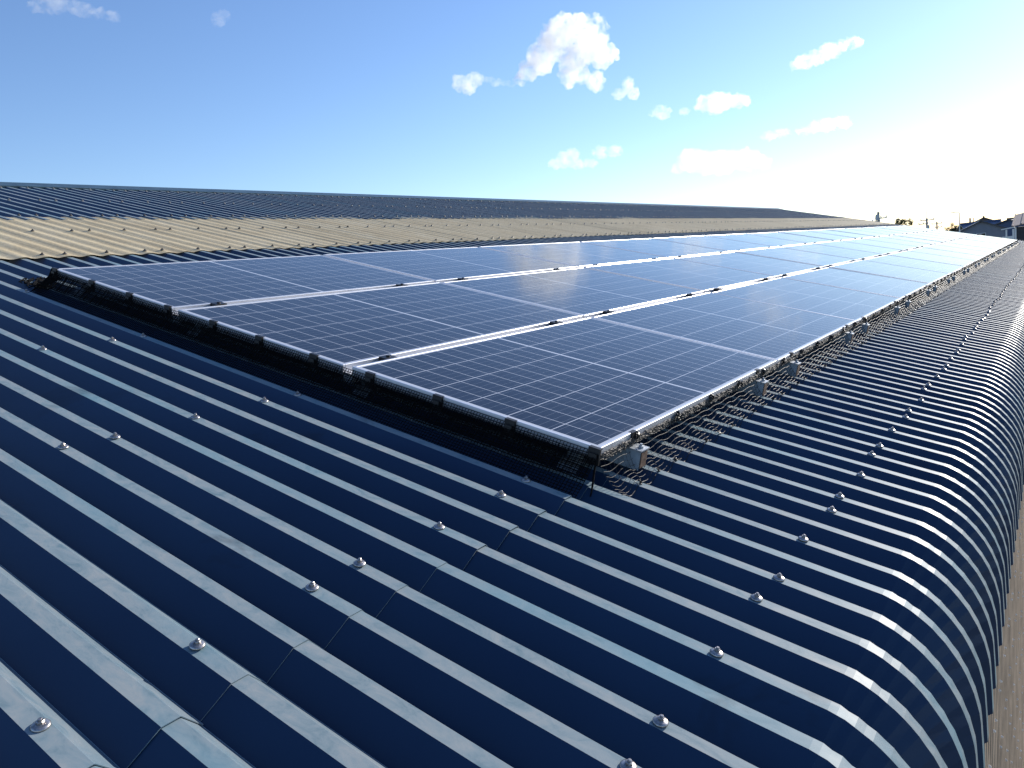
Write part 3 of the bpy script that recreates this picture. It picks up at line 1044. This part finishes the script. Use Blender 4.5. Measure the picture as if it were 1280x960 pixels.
p_ = at(1199.0, 265.0, 120)
lamp = empty('street_lamp', (p_.x, p_.y, GZ), 'slim white street lamp standing left of the grey gabled house', 'street lamp')
h = p_.z - GZ
mb = MB(); mb.tube([(0, 0, 0), (0, 0, h * 0.6), (0, 0, h - 0.1), (-0.12, 0, h), (-0.55, 0, h + 0.02)], [0.09, 0.075, 0.055, 0.045, 0.04], 8); mb.build('post', M_WHITE, lamp)
mb = MB(); mb.box((-0.95, -0.1, h - 0.03), (0.45, 0, 0), (0, 0.2, 0), (0, 0, 0.10)); mb.build('lamp_head', M_GALV, lamp)


def tree(name, label, px, py_top, Y, rad, clumps, seed, flat=0.7, spiky=False):
    rn = random.Random(seed)
    p_ = at(px, py_top, Y)
    h = p_.z - GZ
    e = empty(name, (p_.x, p_.y, GZ), label, 'tree', 'trees on the skyline')
    mb = MB()
    mb.tube([(0, 0, 0), (0.1, 0, h * 0.4), (0, 0.1, h * 0.75), (0, 0, h * 0.9)], [0.25, 0.2, 0.14, 0.06], 8)
    for i in range(6):
        a = i * 1.05
        mb.tube([(0, 0, h * (0.5 + 0.06 * i)), (rad * 0.4 * math.cos(a), rad * 0.4 * math.sin(a), h * (0.62 + 0.05 * i)), (rad * 0.75 * math.cos(a), rad * 0.75 * math.sin(a), h * (0.70 + 0.045 * i))], [0.09, 0.06, 0.02], 6)
    mb.build('trunk', M_BARK, e)
    mb = MB()
    cz = h - rad * flat
    for c in range(clumps):
        while True:
            d = Vector((rn.uniform(-1, 1), rn.uniform(-1, 1), rn.uniform(-1, 1)))
            if 0.2 < d.length < 1: break
        cc = Vector((d.x * rad, d.y * rad, cz + d.z * rad * flat))
        cr = rad * rn.uniform(0.18, 0.36)
        for _ in range(60):
            q = cc + Vector((rn.gauss(0, 0.5), rn.gauss(0, 0.5), rn.gauss(0, 0.42))) * cr
            if spiky:
                dv = (q - Vector((0, 0, cz - rad))).normalized()
                dv = Vector((dv.x, dv.y, dv.z * 0.6 + rn.uniform(-0.5, 0.5))) * rad * 0.35
                sd = Vector((rn.uniform(-1, 1), rn.uniform(-1, 1), 0)) * 0.03 * rad
            else:
                dv = Vector((rn.uniform(-1, 1), rn.uniform(-1, 1), rn.uniform(-1, 1))).normalized() * 0.12 * rad
                sd = Vector((rn.uniform(-1, 1), rn.uniform(-1, 1), rn.uniform(-1, 1))).normalized() * 0.075 * rad
            mb.add([q - sd, q + dv * 0.5 - sd * 0.3, q + dv, q + dv * 0.5 + sd], [(0, 1, 2, 3)])
    mb.build('crown', M_LEAF, e)
    return e


tree('broadleaf_tree', 'dark green bushy tree, left half of the pair above the roof end', 1124.3, 273.8, 150, 0.95, 26, 11, 0.6)
tree('broadleaf_tree', 'dark green bushy tree, right half of the pair above the roof end', 1131.6, 273.0, 150, 1.05, 28, 12, 0.75)
tree('spiky_tree', 'spiky dark tree showing above the roofs just left of the street lamp', 1194.0, 277.5, 180, 1.3, 14, 13, 0.9, True)
tree('low_bush', 'low dark bush at the array far edge, left of the spiky tree', 1187.5, 282.0, 180, 1.2, 14, 14, 0.5)

# ------------------------------------------------------------------ clouds
def cloud_mat(dens, sc):
    m = bpy.data.materials.new('cloud')
    m.use_nodes = True
    nt = m.node_tree
    nt.nodes.remove(nt.nodes['Principled BSDF'])
    pv = nt.nodes.new('ShaderNodeVolumePrincipled')
    pv.inputs['Color'].default_value = (1, 1, 1, 1)
    pv.inputs['Anisotropy'].default_value = 0.45
    n1 = noise(nt, coords(nt, (1, 1, 1)), 0.030 * sc, 9, 0.66, 0.5)
    d = mth(nt, 'MULTIPLY', ramp(nt, n1, [(0.40, 0.0), (0.68, 1.0)]), dens * 1.1)
    nt.links.new(d, pv.inputs['Density'])
    nt.links.new(pv.outputs['Volume'], nt.nodes['Material Output'].inputs['Volume'])
    return m


CD = 1500.0


def cloud(label, blobs, seed, dens=0.06):
    rn = random.Random(seed)
    sx = sum(b[0] for b in blobs) / len(blobs)
    sy = sum(b[1] for b in blobs) / len(blobs)

    def pos(px, py, dep=0):
        d = fw + rt * ((px - 640) / FPX) + up * ((480 - py) / FPX)
        return CAM + d * (CD + dep)
    o_ = pos(sx, sy)
    bm = bmesh.new()
    kpx = CD / FPX
    for (px, py, rx, ry) in blobs:
        rz = min(rx, ry) * 1.1
        c = pos(px, py, rn.uniform(-0.3, 0.3) * rz * kpx) - o_
        g_ = bmesh.ops.create_icosphere(bm, subdivisions=3, radius=1)
        for v in g_['verts']:
            q = v.co.copy()
            v.co = c + (rt * q.x * rx + up * q.y * ry + fw * q.z * rz) * kpx * 1.16
    me = bpy.data.meshes.new('cloud')
    bm.to_mesh(me)
    bm.free()
    me.materials.append(cloud_mat(dens, max(0.8, min(2.2, 32 / (kpx * sum(b_[2] for b_ in blobs) / len(blobs))))))
    o = bpy.data.objects.new('cloud', me)
    COL.objects.link(o)
    o.location = o_
    size = max(max(b[2], b[3]) for b in blobs) * kpx
    rm = o.modifiers.new('union', 'REMESH')
    rm.mode = 'VOXEL'
    rm.voxel_size = max(1.0, size / 18)
    tx = bpy.data.textures.new('puff', 'CLOUDS')
    tx.noise_scale = size * 0.45
    tx.noise_depth = 4
    dp = o.modifiers.new('puffs', 'DISPLACE')
    dp.texture = tx
    dp.texture_coords = 'LOCAL'
    dp.strength = size * 0.75
    dp.mid_level = 0.5
    return tag(o, label, 'cloud', 'small white clouds')


cloud('largest white cloud, arched with a grey underside', [(650, 98, 9, 6), (662, 88, 12, 11), (677, 72, 16, 17), (690, 55, 17, 20), (706, 42, 20, 19), (726, 38, 16, 17), (738, 56, 20, 20), (752, 68, 16, 14), (764, 66, 9, 9), (718, 74, 18, 14), (712, 96, 12, 12), (728, 95, 10, 9), (744, 102, 10, 11), (747, 26, 7, 8), (756, 33, 5, 6)], 1, 0.07)
cloud('small puffy cloud at the tail of the largest cloud', [(575, 104, 9, 9), (585, 106, 10, 11), (594, 100, 9, 8), (603, 99, 6, 4)], 2, 0.05)
cloud('thin wisp joining the small puffy cloud to the largest cloud', [(612, 100, 6, 4), (622, 103, 9, 4), (636, 105, 10, 3)], 3, 0.03)
cloud('small cloud just below right of the largest cloud', [(774, 118, 8, 6), (785, 107, 7, 9), (792, 117, 7, 7)], 4, 0.06)
cloud('little slanting pair of cloud scraps in mid sky', [(818, 142, 7, 4), (826, 136, 8, 4), (829, 144, 8, 5), (836, 139, 4, 4)], 5, 0.05)
cloud('tiny round scrap of cloud beside the flat white cloud', [(856, 139, 7, 4)], 6, 0.05)
cloud('flat bright white cloud with a peaked top', [(880, 131, 10, 8), (895, 129, 14, 12), (908, 127, 14, 9), (924, 126, 13, 7)], 7, 0.07)
cloud('long slanting cloud, highest at the right', [(993, 82, 6, 5), (1005, 77, 12, 8), (1022, 72, 12, 8), (1038, 64, 12, 9), (1052, 57, 8, 6), (1066, 53, 11, 6)], 8, 0.06)
cloud('low double cloud of two joined puffs above the roof', [(694, 205, 8, 6), (705, 200, 10, 9), (716, 194, 8, 8), (722, 206, 10, 5), (738, 204, 9, 5), (752, 190, 10, 7), (768, 189, 10, 6)], 9, 0.05)
cloud('broad faint cloud low above the skyline', [(852, 206, 10, 8), (872, 202, 20, 13), (898, 204, 24, 13), (926, 200, 22, 12), (948, 203, 14, 8)], 10, 0.05)
cloud('faint flattened cloud scrap, left of a fainter one', [(962, 170, 10, 5), (978, 166, 10, 5)], 11, 0.045)
cloud('faint slanting cloud above the bright haze', [(1006, 164, 9, 5), (1018, 158, 8, 6), (1035, 156, 12, 8), (1052, 153, 13, 7)], 12, 0.045)
cloud('pale pinkish wispy cloud in the top left corner', [(48, 8, 12, 7), (66, 5, 16, 10), (88, 6, 10, 7), (104, 12, 12, 8), (122, 16, 9, 6), (140, 20, 9, 6)], 13, 0.02)
cloud('tiny faint wisp right of the corner cloud', [(273, 24, 8, 8), (280, 19, 7, 6)], 14, 0.014)
